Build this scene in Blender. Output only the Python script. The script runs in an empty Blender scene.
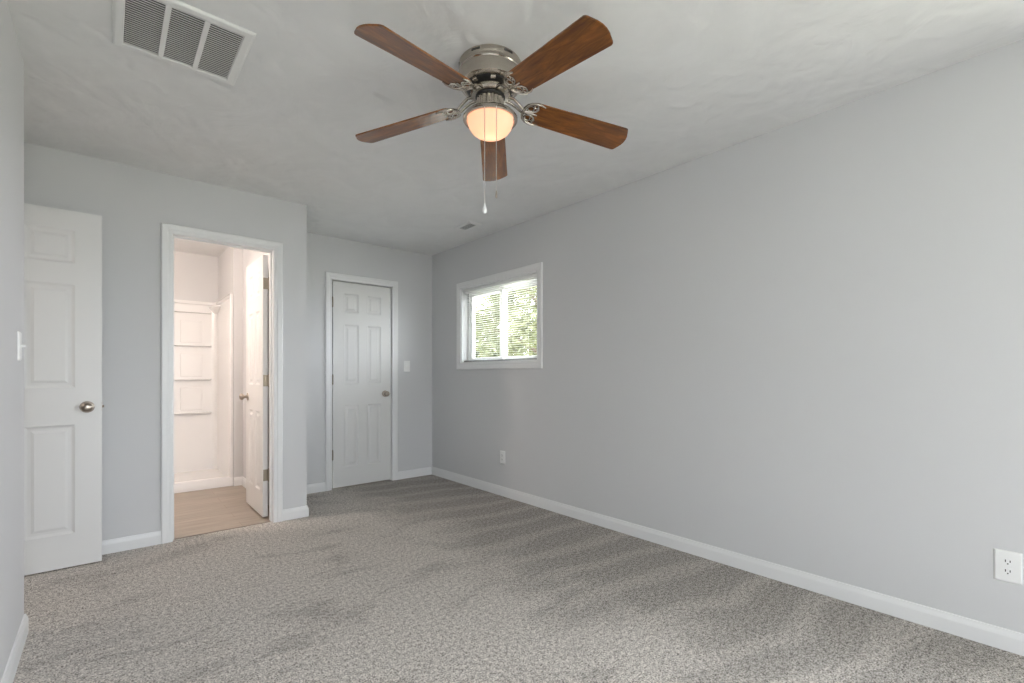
import bpy, bmesh, math, random
from mathutils import Vector, Matrix

random.seed(7)
C = bpy.context.scene.collection
SC = bpy.context.scene
PI = math.pi

# ------------------------------------------------------------------ camera, sky, lights, exposure
CAM_H = 1.11
FPX = 473.0
cam_d = bpy.data.cameras.new('camera')
cam_d.sensor_width = 36.0
cam_d.lens = FPX / 1024 * 36.0
cam_d.shift_y = 33.2 / 1024
cam_d.clip_start = 0.02
cam = bpy.data.objects.new('camera', cam_d)
C.objects.link(cam)
YAW = math.atan2(405, FPX)
cam.location = (0, 0, CAM_H)
cam.rotation_euler = (PI / 2, 0, -YAW)
SC.camera = cam

SC.view_settings.view_transform = 'Standard'
SC.view_settings.look = 'None'
SC.view_settings.gamma = 1.0
SC.view_settings.use_curve_mapping = False
SC.view_settings.exposure = 0.0

world = bpy.data.worlds.new('sky')
SC.world = world
world.use_nodes = True
wn = world.node_tree
wn.nodes.clear()
w_out = wn.nodes.new('ShaderNodeOutputWorld')
w_bg = wn.nodes.new('ShaderNodeBackground')
w_bg.inputs['Color'].default_value = (0.88, 0.935, 1.0, 1)
w_bg.inputs['Strength'].default_value = 15.6
wn.links.new(w_bg.outputs[0], w_out.inputs[0])

def area_portal(name, loc, rot, sx, sy):
    l = bpy.data.lights.new(name, 'AREA')
    l.shape = 'RECTANGLE'; l.size = sx; l.size_y = sy
    l.cycles.is_portal = True
    o = bpy.data.objects.new(name, l); C.objects.link(o)
    o.location = loc; o.rotation_euler = rot
    return o

def point_light(name, loc, power, col, radius):
    l = bpy.data.lights.new(name, 'POINT')
    l.energy = power; l.color = col; l.shadow_soft_size = radius
    o = bpy.data.objects.new(name, l); C.objects.link(o); o.location = loc
    return o

# room numbers (metres); the camera stands at x=0, y=0
XL, XR = -0.27, 2.757          # left wall, right wall
YF = -2.7                      # wall behind the camera
YB, YC = 3.865, 4.59           # bathroom wall, closet wall
XN = 1.19                      # outside corner between them
ZC = 2.44
YE = 2.90                      # end of the left wall
XE = -0.80                     # entry wall in the alcove
# unseen front window behind the camera, placed and sized for its daylight
FW_X0, FW_X1, FW_Z0, FW_Z1 = -0.14, 1.15, 0.20, 2.20
area_portal('front_window_portal', ((FW_X0 + FW_X1) / 2, YF - 0.16, (FW_Z0 + FW_Z1) / 2), (PI / 2, 0, 0), FW_X1 - FW_X0, FW_Z1 - FW_Z0)
WY0, WY1, WZ0, WZ1 = 2.887, 4.022, 1.225, 1.985     # right window opening
area_portal('side_window_portal', (XR + 0.17, (WY0 + WY1) / 2, (WZ0 + WZ1) / 2), (PI / 2, 0, PI / 2), WY1 - WY0, WZ1 - WZ0)
# unseen second window of the right wall, added to light the left wall
RWY0, RWY1, RWZ0, RWZ1 = -2.20, -0.12, 0.50, 2.15
area_portal('near_window_portal', (XR + 0.17, (RWY0 + RWY1) / 2, (RWZ0 + RWZ1) / 2), (PI / 2, 0, PI / 2), RWY1 - RWY0, RWZ1 - RWZ0)
BULB_W, BATH_W, HALL_W = 0.28, 52, 16

# ------------------------------------------------------------------ materials
def newmat(name):
    m = bpy.data.materials.new(name); m.use_nodes = True
    nt = m.node_tree
    b = nt.nodes['Principled BSDF']
    return m, nt, b

def N(nt, t, **kw):
    n = nt.nodes.new(t)
    for k, v in kw.items():
        if k in n.inputs: n.inputs[k].default_value = v
        else: setattr(n, k, v)
    return n

def coords(nt, scale=(1, 1, 1), rot=(0, 0, 0)):
    tc = nt.nodes.new('ShaderNodeTexCoord')
    mp = nt.nodes.new('ShaderNodeMapping')
    mp.inputs['Scale'].default_value = scale
    mp.inputs['Rotation'].default_value = rot
    nt.links.new(tc.outputs['Object'], mp.inputs['Vector'])
    return mp.outputs['Vector']

def noise(nt, vec, scale, detail=3, rough=0.5, dist=0.0):
    n = nt.nodes.new('ShaderNodeTexNoise')
    n.inputs['Scale'].default_value = scale
    n.inputs['Detail'].default_value = detail
    n.inputs['Roughness'].default_value = rough
    n.inputs['Distortion'].default_value = dist
    nt.links.new(vec, n.inputs['Vector'])
    return n.outputs['Fac']

def ramp(nt, fac, stops):
    r = nt.nodes.new('ShaderNodeValToRGB')
    els = r.color_ramp.elements
    while len(els) < len(stops): els.new(0.5)
    for e, (p, c) in zip(els, stops):
        e.position = p; e.color = (*c, 1) if len(c) == 3 else c
    nt.links.new(fac, r.inputs['Fac'])
    return r.outputs['Color']

def mixc(nt, a, b, fac, mode='MIX'):
    n = nt.nodes.new('ShaderNodeMix'); n.data_type = 'RGBA'; n.blend_type = mode
    for sock, v in ((n.inputs[0], fac), (n.inputs[6], a), (n.inputs[7], b)):
        if hasattr(v, 'links'): nt.links.new(v, sock)
        elif isinstance(v, (int, float)): sock.default_value = v
        else: sock.default_value = (*v, 1)
    return n.outputs[2]

def bump(nt, b, h, strength, dist):
    n = nt.nodes.new('ShaderNodeBump')
    n.inputs['Strength'].default_value = strength
    n.inputs['Distance'].default_value = dist
    nt.links.new(h, n.inputs['Height'])
    nt.links.new(n.outputs[0], b.inputs['Normal'])
    return n

def paint(name, col, rough=0.55, bscale=220, bstr=0.06, var=0.02):
    m, nt, b = newmat(name)
    v = coords(nt)
    f = noise(nt, v, 1.3, 3)
    c2 = tuple(max(0, x * (1 - var)) for x in col)
    nt.links.new(mixc(nt, col, c2, f), b.inputs['Base Color'])
    b.inputs['Roughness'].default_value = rough
    bump(nt, b, noise(nt, v, bscale, 2), bstr, 0.002)
    return m

M = {}
M['wall'] = paint('grey_wall_paint', (0.665, 0.665, 0.672), 0.6, 180, 0.08)
M['trim'] = paint('white_trim_paint', (0.83, 0.83, 0.83), 0.32, 60, 0.02, 0.01)
M['door'] = paint('white_door_paint', (0.75, 0.745, 0.735), 0.36, 90, 0.03, 0.01)
M['plastic'] = paint('white_plastic', (0.88, 0.88, 0.87), 0.3, 40, 0.0, 0.01)
M['shower'] = paint('glossy_white_acrylic', (0.86, 0.85, 0.84), 0.18, 20, 0.01, 0.01)
M['bath_wall'] = paint('bathroom_wall_paint', (0.67, 0.665, 0.665), 0.5, 180, 0.06)
M['vent_paint'] = paint('white_vent_enamel', (0.80, 0.80, 0.79), 0.35, 60, 0.02, 0.01)
M['dark'] = paint('grey_duct_shade', (0.10, 0.10, 0.10), 0.8, 60, 0.0)  # grey put in for the shade inside the return duct
M['pale_shade'] = paint('pale_duct_shade', (0.34, 0.34, 0.34), 0.8, 60, 0.0)  # lighter grey put in for the shade behind the register louvres
M['slot'] = paint('dark_slot', (0.035, 0.033, 0.03), 0.6, 60, 0.0)

def mk_ceiling():
    m, nt, b = newmat('hand_troweled_white_ceiling')
    v = coords(nt)
    f1 = noise(nt, v, 2.4, 4, 0.55, 1.4)
    vo = nt.nodes.new('ShaderNodeTexVoronoi'); vo.feature = 'SMOOTH_F1'
    vo.inputs['Scale'].default_value = 5.0
    dv = nt.nodes.new('ShaderNodeVectorMath'); dv.operation = 'ADD'
    nv = nt.nodes.new('ShaderNodeTexNoise'); nv.inputs['Scale'].default_value = 3.0
    nt.links.new(v, nv.inputs['Vector'])
    nt.links.new(v, dv.inputs[0]); nt.links.new(nv.outputs['Color'], dv.inputs[1])
    nt.links.new(dv.outputs[0], vo.inputs['Vector'])
    col = ramp(nt, f1, [(0.40, (0.785, 0.785, 0.78)), (0.60, (0.815, 0.815, 0.81))])
    nt.links.new(col, b.inputs['Base Color'])
    b.inputs['Roughness'].default_value = 0.7
    add = nt.nodes.new('ShaderNodeMath'); add.operation = 'ADD'
    nt.links.new(vo.outputs['Distance'], add.inputs[0])
    nt.links.new(f1, add.inputs[1])
    bump(nt, b, add.outputs[0], 0.30, 0.03)
    return m
M['ceiling'] = mk_ceiling()

def mk_carpet():
    m, nt, b = newmat('grey_beige_cut_pile_carpet')
    v = coords(nt)
    def math_(op, *ins):
        n = nt.nodes.new('ShaderNodeMath'); n.operation = op
        for s_, x in zip(n.inputs, ins):
            if hasattr(x, 'links'): nt.links.new(x, s_)
            else: s_.default_value = x
        return n.outputs[0]
    g1 = noise(nt, v, 165, 1.5, 0.85); g2 = noise(nt, v, 52, 2, 0.8)
    grain = math_('MULTIPLY_ADD', g1, 0.66, math_('MULTIPLY', g2, 0.34))
    # pile brushed flat in small dark patches in the middle of the room
    patch = noise(nt, coords(nt, (1.0, 2.2, 1), (0, 0, math.radians(12))), 1.7, 4, 0.6, 0.8)
    pm = ramp(nt, patch, [(0.34, (0.35, 0.35, 0.35)), (0.48, (1, 1, 1))])
    # vacuum strokes pulled towards the right wall, about a quarter metre apart
    wv = nt.nodes.new('ShaderNodeTexWave'); wv.wave_type = 'BANDS'; wv.bands_direction = 'Y'; wv.wave_profile = 'SIN'
    wv.inputs['Scale'].default_value = 1.05
    wv.inputs['Distortion'].default_value = 4.5
    wv.inputs['Detail'].default_value = 2.0
    wv.inputs['Detail Scale'].default_value = 1.1
    nt.links.new(coords(nt, (1, 1, 1), (0, 0, math.radians(14))), wv.inputs['Vector'])
    sm = ramp(nt, wv.outputs['Fac'], [(0.55, (0.04, 0.04, 0.04)), (0.95, (0.46, 0.46, 0.46))])
    sx = nt.nodes.new('ShaderNodeSeparateXYZ'); nt.links.new(v, sx.inputs[0])
    wob = math_('MULTIPLY_ADD', noise(nt, v, 2.2, 3, 0.6), 1.1, -0.55)
    edge = math_('ADD', sx.outputs[0], wob)
    mr = nt.nodes.new('ShaderNodeMapRange'); mr.interpolation_type = 'SMOOTHSTEP'
    mr.inputs['From Min'].default_value = 1.55; mr.inputs['From Max'].default_value = 2.05
    nt.links.new(edge, mr.inputs['Value'])
    nap = mixc(nt, pm, sm, mr.outputs['Result'])
    hi = ramp(nt, grain, [(0.38, (0.15, 0.134, 0.121)), (0.5, (0.57, 0.525, 0.485)), (0.60, (0.88, 0.825, 0.77))])
    lo = ramp(nt, grain, [(0.39, (0.095, 0.085, 0.076)), (0.5, (0.375, 0.345, 0.32)), (0.62, (0.66, 0.615, 0.575))])
    nt.links.new(mixc(nt, lo, hi, nap), b.inputs['Base Color'])
    b.inputs['Roughness'].default_value = 0.95
    b.inputs['Specular IOR Level'].default_value = 0.1
    bump(nt, b, grain, 0.35, 0.005)
    return m
M['carpet'] = mk_carpet()

def mk_vinyl():
    m, nt, b = newmat('pale_oak_vinyl_planks')
    v = coords(nt)
    br = nt.nodes.new('ShaderNodeTexBrick')
    br.offset = 0.37
    br.inputs['Color1'].default_value = (0.385, 0.33, 0.275, 1)
    br.inputs['Color2'].default_value = (0.335, 0.285, 0.235, 1)
    br.inputs['Mortar'].default_value = (0.28, 0.21, 0.15, 1)
    br.inputs['Scale'].default_value = 1.0
    br.inputs['Mortar Size'].default_value = 0.0015
    br.inputs['Brick Width'].default_value = 1.2
    br.inputs['Row Height'].default_value = 0.15
    nt.links.new(v, br.inputs['Vector'])
    g = noise(nt, coords(nt, (1.0, 14, 1)), 3.0, 5, 0.6, 0.4)
    gr = ramp(nt, g, [(0.3, (0.80, 0.78, 0.76)), (0.65, (1.1, 1.1, 1.1))])
    nt.links.new(mixc(nt, br.outputs['Color'], gr, 1.0, 'MULTIPLY'), b.inputs['Base Color'])
    b.inputs['Roughness'].default_value = 0.4
    return m
M['vinyl'] = mk_vinyl()

def mk_wood():
    m, nt, b = newmat('walnut_fan_blade')
    v = coords(nt, (1.6, 22, 22))
    g = noise(nt, v, 2.2, 6, 0.62, 0.8)
    col = ramp(nt, g, [(0.28, (0.075, 0.021, 0.004)), (0.5, (0.195, 0.063, 0.009)), (0.72, (0.34, 0.122, 0.02))])
    nt.links.new(col, b.inputs['Base Color'])
    b.inputs['Roughness'].default_value = 0.25; b.inputs['Specular IOR Level'].default_value = 0.6; b.inputs['Coat Weight'].default_value = 0.35; b.inputs['Coat Roughness'].default_value = 0.3
    bump(nt, b, g, 0.06, 0.001)
    return m
M['wood'] = mk_wood()

def metal(name, col, rough, brushed=True):
    m, nt, b = newmat(name)
    b.inputs['Metallic'].default_value = 1.0
    v = coords(nt, (1, 1, 40) if brushed else (1, 1, 1))
    f = noise(nt, v, 12, 3)
    nt.links.new(mixc(nt, col, tuple(x * 0.82 for x in col), f), b.inputs['Base Color'])
    b.inputs['Roughness'].default_value = rough
    return m
M['nickel'] = metal('brushed_nickel', (0.54, 0.49, 0.43), 0.20)
M['satin'] = metal('satin_nickel_hardware', (0.47, 0.41, 0.35), 0.28, False)
M['hinge'] = metal('brushed_hinge_steel', (0.34, 0.30, 0.24), 0.4, False)
M['chain'] = metal('pale_chain', (0.85, 0.83, 0.80), 0.3, False)
M['alu'] = metal('grey_metal_rail', (0.50, 0.50, 0.50), 0.4, False)

def mk_black():
    m, nt, b = newmat('black_motor_core')
    v = coords(nt)
    nt.links.new(ramp(nt, noise(nt, v, 30), [(0.3, (0.012, 0.011, 0.010)), (0.7, (0.03, 0.027, 0.024))]), b.inputs['Base Color'])
    b.inputs['Roughness'].default_value = 0.45
    return m
M['black'] = mk_black()

def mk_globe():
    m, nt, b = newmat('lit_frosted_glass')
    nt.nodes.remove(b)
    out = [n for n in nt.nodes if n.type == 'OUTPUT_MATERIAL'][0]
    v = coords(nt)
    col = ramp(nt, noise(nt, v, 8), [(0.3, (1.0, 0.76, 0.60)), (0.7, (1.0, 0.80, 0.66))])
    tr = nt.nodes.new('ShaderNodeBsdfTranslucent'); nt.links.new(col, tr.inputs['Color'])
    di = nt.nodes.new('ShaderNodeBsdfPrincipled'); nt.links.new(col, di.inputs['Base Color']); di.inputs['Roughness'].default_value = 0.3
    mx = nt.nodes.new('ShaderNodeMixShader'); mx.inputs[0].default_value = 0.35
    nt.links.new(tr.outputs[0], mx.inputs[1]); nt.links.new(di.outputs[0], mx.inputs[2])
    em = nt.nodes.new('ShaderNodeEmission'); em.inputs['Color'].default_value = (1.0, 0.62, 0.42, 1); em.inputs['Strength'].default_value = 0.27
    ad = nt.nodes.new('ShaderNodeAddShader')
    nt.links.new(mx.outputs[0], ad.inputs[0]); nt.links.new(em.outputs[0], ad.inputs[1])
    nt.links.new(ad.outputs[0], out.inputs['Surface'])
    return m
M['globe'] = mk_globe()

def emit(name, col, s):
    m, nt, b = newmat(name)
    b.inputs['Base Color'].default_value = (*col, 1)
    b.inputs['Emission Color'].default_value = (*col, 1)
    b.inputs['Emission Strength'].default_value = s
    return m
M['bulb'] = emit('glowing_bulb', (1.0, 0.74, 0.50), 2.6)
M['bathlamp'] = emit('lit_bathroom_diffuser', (1.0, 0.82, 0.68), 3.0)

def mk_glass():
    m, nt, b = newmat('clear_window_glass')
    nt.nodes.remove(b)
    out = [n for n in nt.nodes if n.type == 'OUTPUT_MATERIAL'][0]
    t = nt.nodes.new('ShaderNodeBsdfTransparent'); t.inputs['Color'].default_value = (0.97, 0.97, 0.97, 1)
    g = nt.nodes.new('ShaderNodeBsdfGlossy'); g.inputs['Roughness'].default_value = 0.02
    lw = nt.nodes.new('ShaderNodeLayerWeight'); lw.inputs['Blend'].default_value = 0.5
    pw = N(nt, 'ShaderNodeMath', operation='POWER'); pw.inputs[1].default_value = 5.0
    fr = N(nt, 'ShaderNodeMath', operation='MULTIPLY_ADD'); fr.inputs[1].default_value = 0.9; fr.inputs[2].default_value = 0.04
    nt.links.new(lw.outputs['Facing'], pw.inputs[0]); nt.links.new(pw.outputs[0], fr.inputs[0])
    mx = nt.nodes.new('ShaderNodeMixShader')
    nt.links.new(fr.outputs[0], mx.inputs[0])
    nt.links.new(t.outputs[0], mx.inputs[1]); nt.links.new(g.outputs[0], mx.inputs[2])
    nt.links.new(mx.outputs[0], out.inputs['Surface'])
    return m
M['glass'] = mk_glass()

def mk_slat():
    m, nt, b = newmat('white_vinyl_blind_slat')
    nt.nodes.remove(b)
    out = [n for n in nt.nodes if n.type == 'OUTPUT_MATERIAL'][0]
    v = coords(nt)
    col = ramp(nt, noise(nt, v, 5), [(0.3, (0.84, 0.84, 0.82)), (0.7, (0.88, 0.88, 0.86))])
    d = nt.nodes.new('ShaderNodeBsdfPrincipled'); nt.links.new(col, d.inputs['Base Color']); d.inputs['Roughness'].default_value = 0.4
    t = nt.nodes.new('ShaderNodeBsdfTranslucent'); nt.links.new(col, t.inputs['Color'])
    mx = nt.nodes.new('ShaderNodeMixShader'); mx.inputs[0].default_value = 0.25
    nt.links.new(d.outputs[0], mx.inputs[1]); nt.links.new(t.outputs[0], mx.inputs[2])
    nt.links.new(mx.outputs[0], out.inputs['Surface'])
    return m
M['slat'] = mk_slat()

def mk_leaf(name, a, c):
    m, nt, b = newmat(name)
    nt.nodes.remove(b)
    out = [n for n in nt.nodes if n.type == 'OUTPUT_MATERIAL'][0]
    v = coords(nt)
    col = ramp(nt, noise(nt, v, 2.5, 3), [(0.3, a), (0.7, c)])
    d = nt.nodes.new('ShaderNodeBsdfPrincipled'); nt.links.new(col, d.inputs['Base Color']); d.inputs['Roughness'].default_value = 0.45
    t = nt.nodes.new('ShaderNodeBsdfTranslucent'); nt.links.new(col, t.inputs['Color'])
    mx = nt.nodes.new('ShaderNodeMixShader'); mx.inputs[0].default_value = 0.4
    nt.links.new(d.outputs[0], mx.inputs[1]); nt.links.new(t.outputs[0], mx.inputs[2])
    nt.links.new(mx.outputs[0], out.inputs['Surface'])
    return m
M['leaf_a'] = mk_leaf('yellow_green_leaves', (0.11, 0.125, 0.05), (0.21, 0.22, 0.11))
M['leaf_b'] = mk_leaf('mid_green_leaves', (0.085, 0.10, 0.05), (0.17, 0.185, 0.11))
def simple(name, a, c, scale, rough):
    m, nt, b = newmat(name)
    nt.links.new(ramp(nt, noise(nt, coords(nt), scale, 4), [(0.3, a), (0.7, c)]), b.inputs['Base Color'])
    b.inputs['Roughness'].default_value = rough
    return m
M['bark'] = simple('grey_bark', (0.07, 0.05, 0.035), (0.16, 0.12, 0.09), 9, 0.9)
M['grass'] = simple('pale_bounce_lawn', (0.40, 0.385, 0.29), (0.47, 0.455, 0.35), 4, 0.9)  # lawn colour paled so it bounces more light onto the ceiling

# ------------------------------------------------------------------ mesh helpers
def obj(name, bm, mat, parent=None, smooth=False, angle=None):
    me = bpy.data.meshes.new(name)
    bmesh.ops.recalc_face_normals(bm, faces=bm.faces)
    bm.to_mesh(me); bm.free()
    for x in (mat if isinstance(mat, (list, tuple)) else [mat]): me.materials.append(x)
    o = bpy.data.objects.new(name, me); C.objects.link(o)
    if smooth:
        for p in me.polygons: p.use_smooth = True
        me.set_sharp_from_angle(angle=math.radians(angle if angle else 35))
    if parent is not None: o.parent = parent
    return o

def tag(o, label, cat, group=None, kind=None):
    o['label'] = label; o['category'] = cat
    if group: o['group'] = group
    if kind: o['kind'] = kind
    return o

def thing(name, label, cat, loc=(0, 0, 0), rot=(0, 0, 0), group=None, kind=None):
    o = bpy.data.objects.new(name, None); C.objects.link(o)
    o.empty_display_size = 0.05
    o.location = loc; o.rotation_euler = rot
    return tag(o, label, cat, group, kind)

def box(bm, x0, x1, y0, y1, z0, z1, bev=0.0, mi=0):
    g = bmesh.ops.create_cube(bm, size=1.0)
    vs = g['verts']
    for v in vs:
        v.co = Vector(((x0 + x1) / 2 + v.co.x * (x1 - x0), (y0 + y1) / 2 + v.co.y * (y1 - y0), (z0 + z1) / 2 + v.co.z * (z1 - z0)))
    fs = set(f for v in vs for f in v.link_faces)
    for f in fs: f.material_index = mi
    if bev > 0:
        es = list(set(e for v in vs for e in v.link_edges))
        bmesh.ops.bevel(bm, geom=es, offset=bev, segments=2, profile=0.5, affect='EDGES')
    return vs

def lathe(bm, prof, seg=48, cx=0, cy=0, cap=False):
    rings = []
    for r, z in prof:
        if r < 1e-6:
            rings.append([bm.verts.new((cx, cy, z))])
        else:
            rings.append([bm.verts.new((cx + r * math.cos(2 * PI * i / seg), cy + r * math.sin(2 * PI * i / seg), z)) for i in range(seg)])
    for a, b in zip(rings, rings[1:]):
        for i in range(seg):
            j = (i + 1) % seg
            if len(a) == 1 and len(b) == 1: continue
            if len(a) == 1: bm.faces.new((a[0], b[i], b[j]))
            elif len(b) == 1: bm.faces.new((a[i], a[j], b[0]))
            else: bm.faces.new((a[i], a[j], b[j], b[i]))
    return rings

def tube(bm, pts, r, seg=8, closed=False):
    pts = [Vector(p) for p in pts]
    n = len(pts)
    rings = []
    prev = None
    for i, p in enumerate(pts):
        if closed: t = (pts[(i + 1) % n] - pts[i - 1])
        else: t = pts[min(i + 1, n - 1)] - pts[max(i - 1, 0)]
        t.normalize()
        if prev is None:
            a = Vector((0, 0, 1)) if abs(t.z) < 0.9 else Vector((1, 0, 0))
            u = t.cross(a).normalized()
        else:
            u = (prev - t * prev.dot(t)).normalized()
        prev = u
        w = t.cross(u)
        rr = r[i] if isinstance(r, (list, tuple)) else r
        rings.append([bm.verts.new(p + (u * math.cos(2 * PI * k / seg) + w * math.sin(2 * PI * k / seg)) * rr) for k in range(seg)])
    m = n if closed else n - 1
    for i in range(m):
        a, b = rings[i], rings[(i + 1) % n]
        for k in range(seg):
            l = (k + 1) % seg
            bm.faces.new((a[k], a[l], b[l], b[k]))
    if not closed:
        bm.faces.new(rings[0]); bm.faces.new(list(reversed(rings[-1])))

def prism(bm, poly, z0, z1):
    lo = [bm.verts.new((x, y, z0)) for x, y in poly]
    hi = [bm.verts.new((x, y, z1)) for x, y in poly]
    bm.faces.new(lo); bm.faces.new(hi)
    n = len(poly)
    for i in range(n):
        j = (i + 1) % n
        bm.faces.new((lo[i], lo[j], hi[j], hi[i]))

def wall_slab(name, axis, p0, p1, a0, a1, z0, z1, mat, label, holes=()):
    """axis 'x': wall runs along x, from y=p0 to p1; axis 'y': runs along y, from x=p0 to p1. holes: (a0,a1,z0,z1)."""
    As = sorted(set([a0, a1] + [h[0] for h in holes] + [h[1] for h in holes]))
    Zs = sorted(set([z0, z1] + [h[2] for h in holes] + [h[3] for h in holes]))
    bm = bmesh.new()
    def P(a, p, z): return (a, p, z) if axis == 'x' else (p, a, z)
    cache = {}
    def V(a, p, z):
        k = (round(a, 5), round(p, 5), round(z, 5))
        if k not in cache: cache[k] = bm.verts.new(P(a, p, z))
        return cache[k]
    def solid(i, j):
        if i < 0 or j < 0 or i >= len(As) - 1 or j >= len(Zs) - 1: return False
        ca, cz = (As[i] + As[i + 1]) / 2, (Zs[j] + Zs[j + 1]) / 2
        return not any(h[0] < ca < h[1] and h[2] < cz < h[3] for h in holes)
    for i in range(len(As) - 1):
        for j in range(len(Zs) - 1):
            if not solid(i, j): continue
            A0, A1, Z0, Z1 = As[i], As[i + 1], Zs[j], Zs[j + 1]
            for p in (p0, p1):
                bm.faces.new((V(A0, p, Z0), V(A1, p, Z0), V(A1, p, Z1), V(A0, p, Z1)))
            if not solid(i - 1, j): bm.faces.new((V(A0, p0, Z0), V(A0, p1, Z0), V(A0, p1, Z1), V(A0, p0, Z1)))
            if not solid(i + 1, j): bm.faces.new((V(A1, p0, Z0), V(A1, p1, Z0), V(A1, p1, Z1), V(A1, p0, Z1)))
            if not solid(i, j - 1): bm.faces.new((V(A0, p0, Z0), V(A1, p0, Z0), V(A1, p1, Z0), V(A0, p1, Z0)))
            if not solid(i, j + 1): bm.faces.new((V(A0, p0, Z1), V(A1, p0, Z1), V(A1, p1, Z1), V(A0, p1, Z1)))
    return tag(obj(name, bm, mat), label, 'wall', kind='structure')

def slab(name, x0, x1, y0, y1, z0, z1, mat, label, cat):
    bm = bmesh.new(); box(bm, x0, x1, y0, y1, z0, z1)
    return tag(obj(name, bm, mat), label, cat, kind='structure')

# ------------------------------------------------------------------ floor, ceiling, walls
T = 0.115
bm = bmesh.new()
box(bm, XE - 0.12, 3.0, YF - 0.15, YB + 0.05, -0.06, 0.0)
box(bm, XN - 0.15, 3.0, YB + 0.05, YC + 0.12, -0.06, 0.0)
tag(obj('floor', bm, M['carpet']), 'grey beige cut pile carpet with vacuum marks across the bedroom', 'floor', kind='structure')
slab('floor_bathroom', XE - 0.12, XN - 0.15, YB + 0.05, 6.4, -0.06, 0.002, M['vinyl'], 'pale wood plank vinyl floor inside the bathroom doorway', 'floor')
slab('floor_hall', XE - 1.4, XE - 0.12, 2.6, 4.2, -0.06, 0.0, M['carpet'], 'carpet of the hall outside the open entry door', 'floor')
slab('ceiling', XE - 1.4, 3.0, YF - 0.15, 6.4, ZC, ZC + 0.1, M['ceiling'], 'white hand troweled ceiling over the whole room', 'ceiling')

wall_slab('wall_left', 'y', XL - T, XL, YF, YE, 0, ZC, M['wall'], 'pale grey wall at the left edge with a light switch')
wall_slab('wall_alcove', 'x', YE - T, YE, XE - T, XL - T, 0, ZC, M['wall'], 'short grey wall of the entry alcove behind the left wall')
wall_slab('wall_entry', 'y', XE - T, XE, YE, YB, 0, ZC, M['wall'], 'grey wall of the entry alcove holding the open door', holes=[(YE + 0.04, 3.75, 0, 2.075)])
BX0, BX1, DH = 0.322, 0.959, 2.056
wall_slab('wall_back', 'x', YB, YB + T, XE - T, XN, 0, ZC, M['wall'], 'grey wall around the open bathroom doorway', holes=[(BX0, BX1, 0, DH)])
wall_slab('wall_niche', 'y', 1.04, XN, YB + T, 6.35, 0, ZC, M['wall'], 'grey side wall between the bathroom and the closet door recess')
CX0, CX1, DC = 1.634, 2.282, 2.040
wall_slab('wall_closet', 'x', YC, YC + T, XN, XR, 0, ZC, M['wall'], 'grey far wall around the closed white closet door', holes=[(CX0, CX1, 0, DC)])
slab('wall_closet_inside', XN, XR, YC + 0.6, YC + 0.7, 0, ZC, M['wall'], 'wall inside the closet behind the closed door', 'wall')
wall_slab('wall_right', 'y', XR, XR + 0.15, YF - 0.15, YC + 0.7, 0, ZC, M['wall'], 'long plain grey wall on the right with the small window', holes=[(WY0, WY1, WZ0, WZ1), (RWY0, RWY1, RWZ0, RWZ1)])
wall_slab('wall_front', 'x', YF - 0.15, YF, XL - T, XR, 0, ZC, M['wall'], 'grey wall behind the camera with the wide window', holes=[(FW_X0, FW_X1, FW_Z0, FW_Z1)])
wall_slab('wall_bathroom_back', 'x', 6.215, 6.33, XE - T, 1.04, 0, ZC, M['bath_wall'], 'bathroom wall above and behind the white shower')
wall_slab('wall_bathroom_left', 'y', XE - T, XE, YB + T, 6.215, 0, ZC, M['bath_wall'], 'left wall of the bathroom hidden by the doorway')
wall_slab('wall_shower_wing', 'y', 0.955, 1.04, 5.38, 6.215, 0, ZC, M['bath_wall'], 'narrow wing wall at the right end of the shower')
wall_slab('wall_shower_end', 'y', -0.70, -0.60, 5.38, 6.215, 0, ZC, M['bath_wall'], 'wing wall at the left end of the shower')
# hall outside the entry door
wall_slab('wall_hall_far', 'y', XE - 1.4, XE - 1.3, 2.6, 4.2, 0, ZC, M['wall'], 'hall wall outside the open entry door')
wall_slab('wall_hall_near', 'x', 2.6, 2.7, XE - 1.3, XE - T, 0, ZC, M['wall'], 'near end wall of the hall outside the entry door')
wall_slab('wall_hall_end', 'x', 4.1, 4.2, XE - 1.3, XE - T, 0, ZC, M['wall'], 'far end wall of the hall outside the entry door')

# ------------------------------------------------------------------ baseboards
BBP = [(0, 0), (0.0125, 0), (0.0125, 0.058), (0.0105, 0.066), (0.0075, 0.074), (0.0055, 0.083), (0, 0.085)]
def baseboard(name, path, label, side):
    """path: xy points along the wall faces; side +1 = board lies to the left of travel."""
    bm = bmesh.new()
    pts = [Vector((x, y)) for x, y in path]
    rows = []
    n = len(pts)
    for i, p in enumerate(pts):
        dirs = []
        if i > 0: dirs.append((p - pts[i - 1]).normalized())
        if i < n - 1: dirs.append((pts[i + 1] - p).normalized())
        nor = [Vector((-d.y, d.x)) * side for d in dirs]
        if len(nor) == 2:
            m = (nor[0] + nor[1]); m = m / m.dot(nor[0])
        else: m = nor[0]
        rows.append([bm.verts.new((p.x + m.x * t, p.y + m.y * t, z)) for t, z in BBP])
    k = len(BBP)
    for a, b in zip(rows, rows[1:]):
        for i in range(k):
            j = (i + 1) % k
            bm.faces.new((a[i], a[j], b[j], b[i]))
    bm.faces.new(rows[0]); bm.faces.new(list(reversed(rows[-1])))
    return tag(obj(name, bm, M['trim']), label, 'baseboard', kind='structure')

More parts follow.
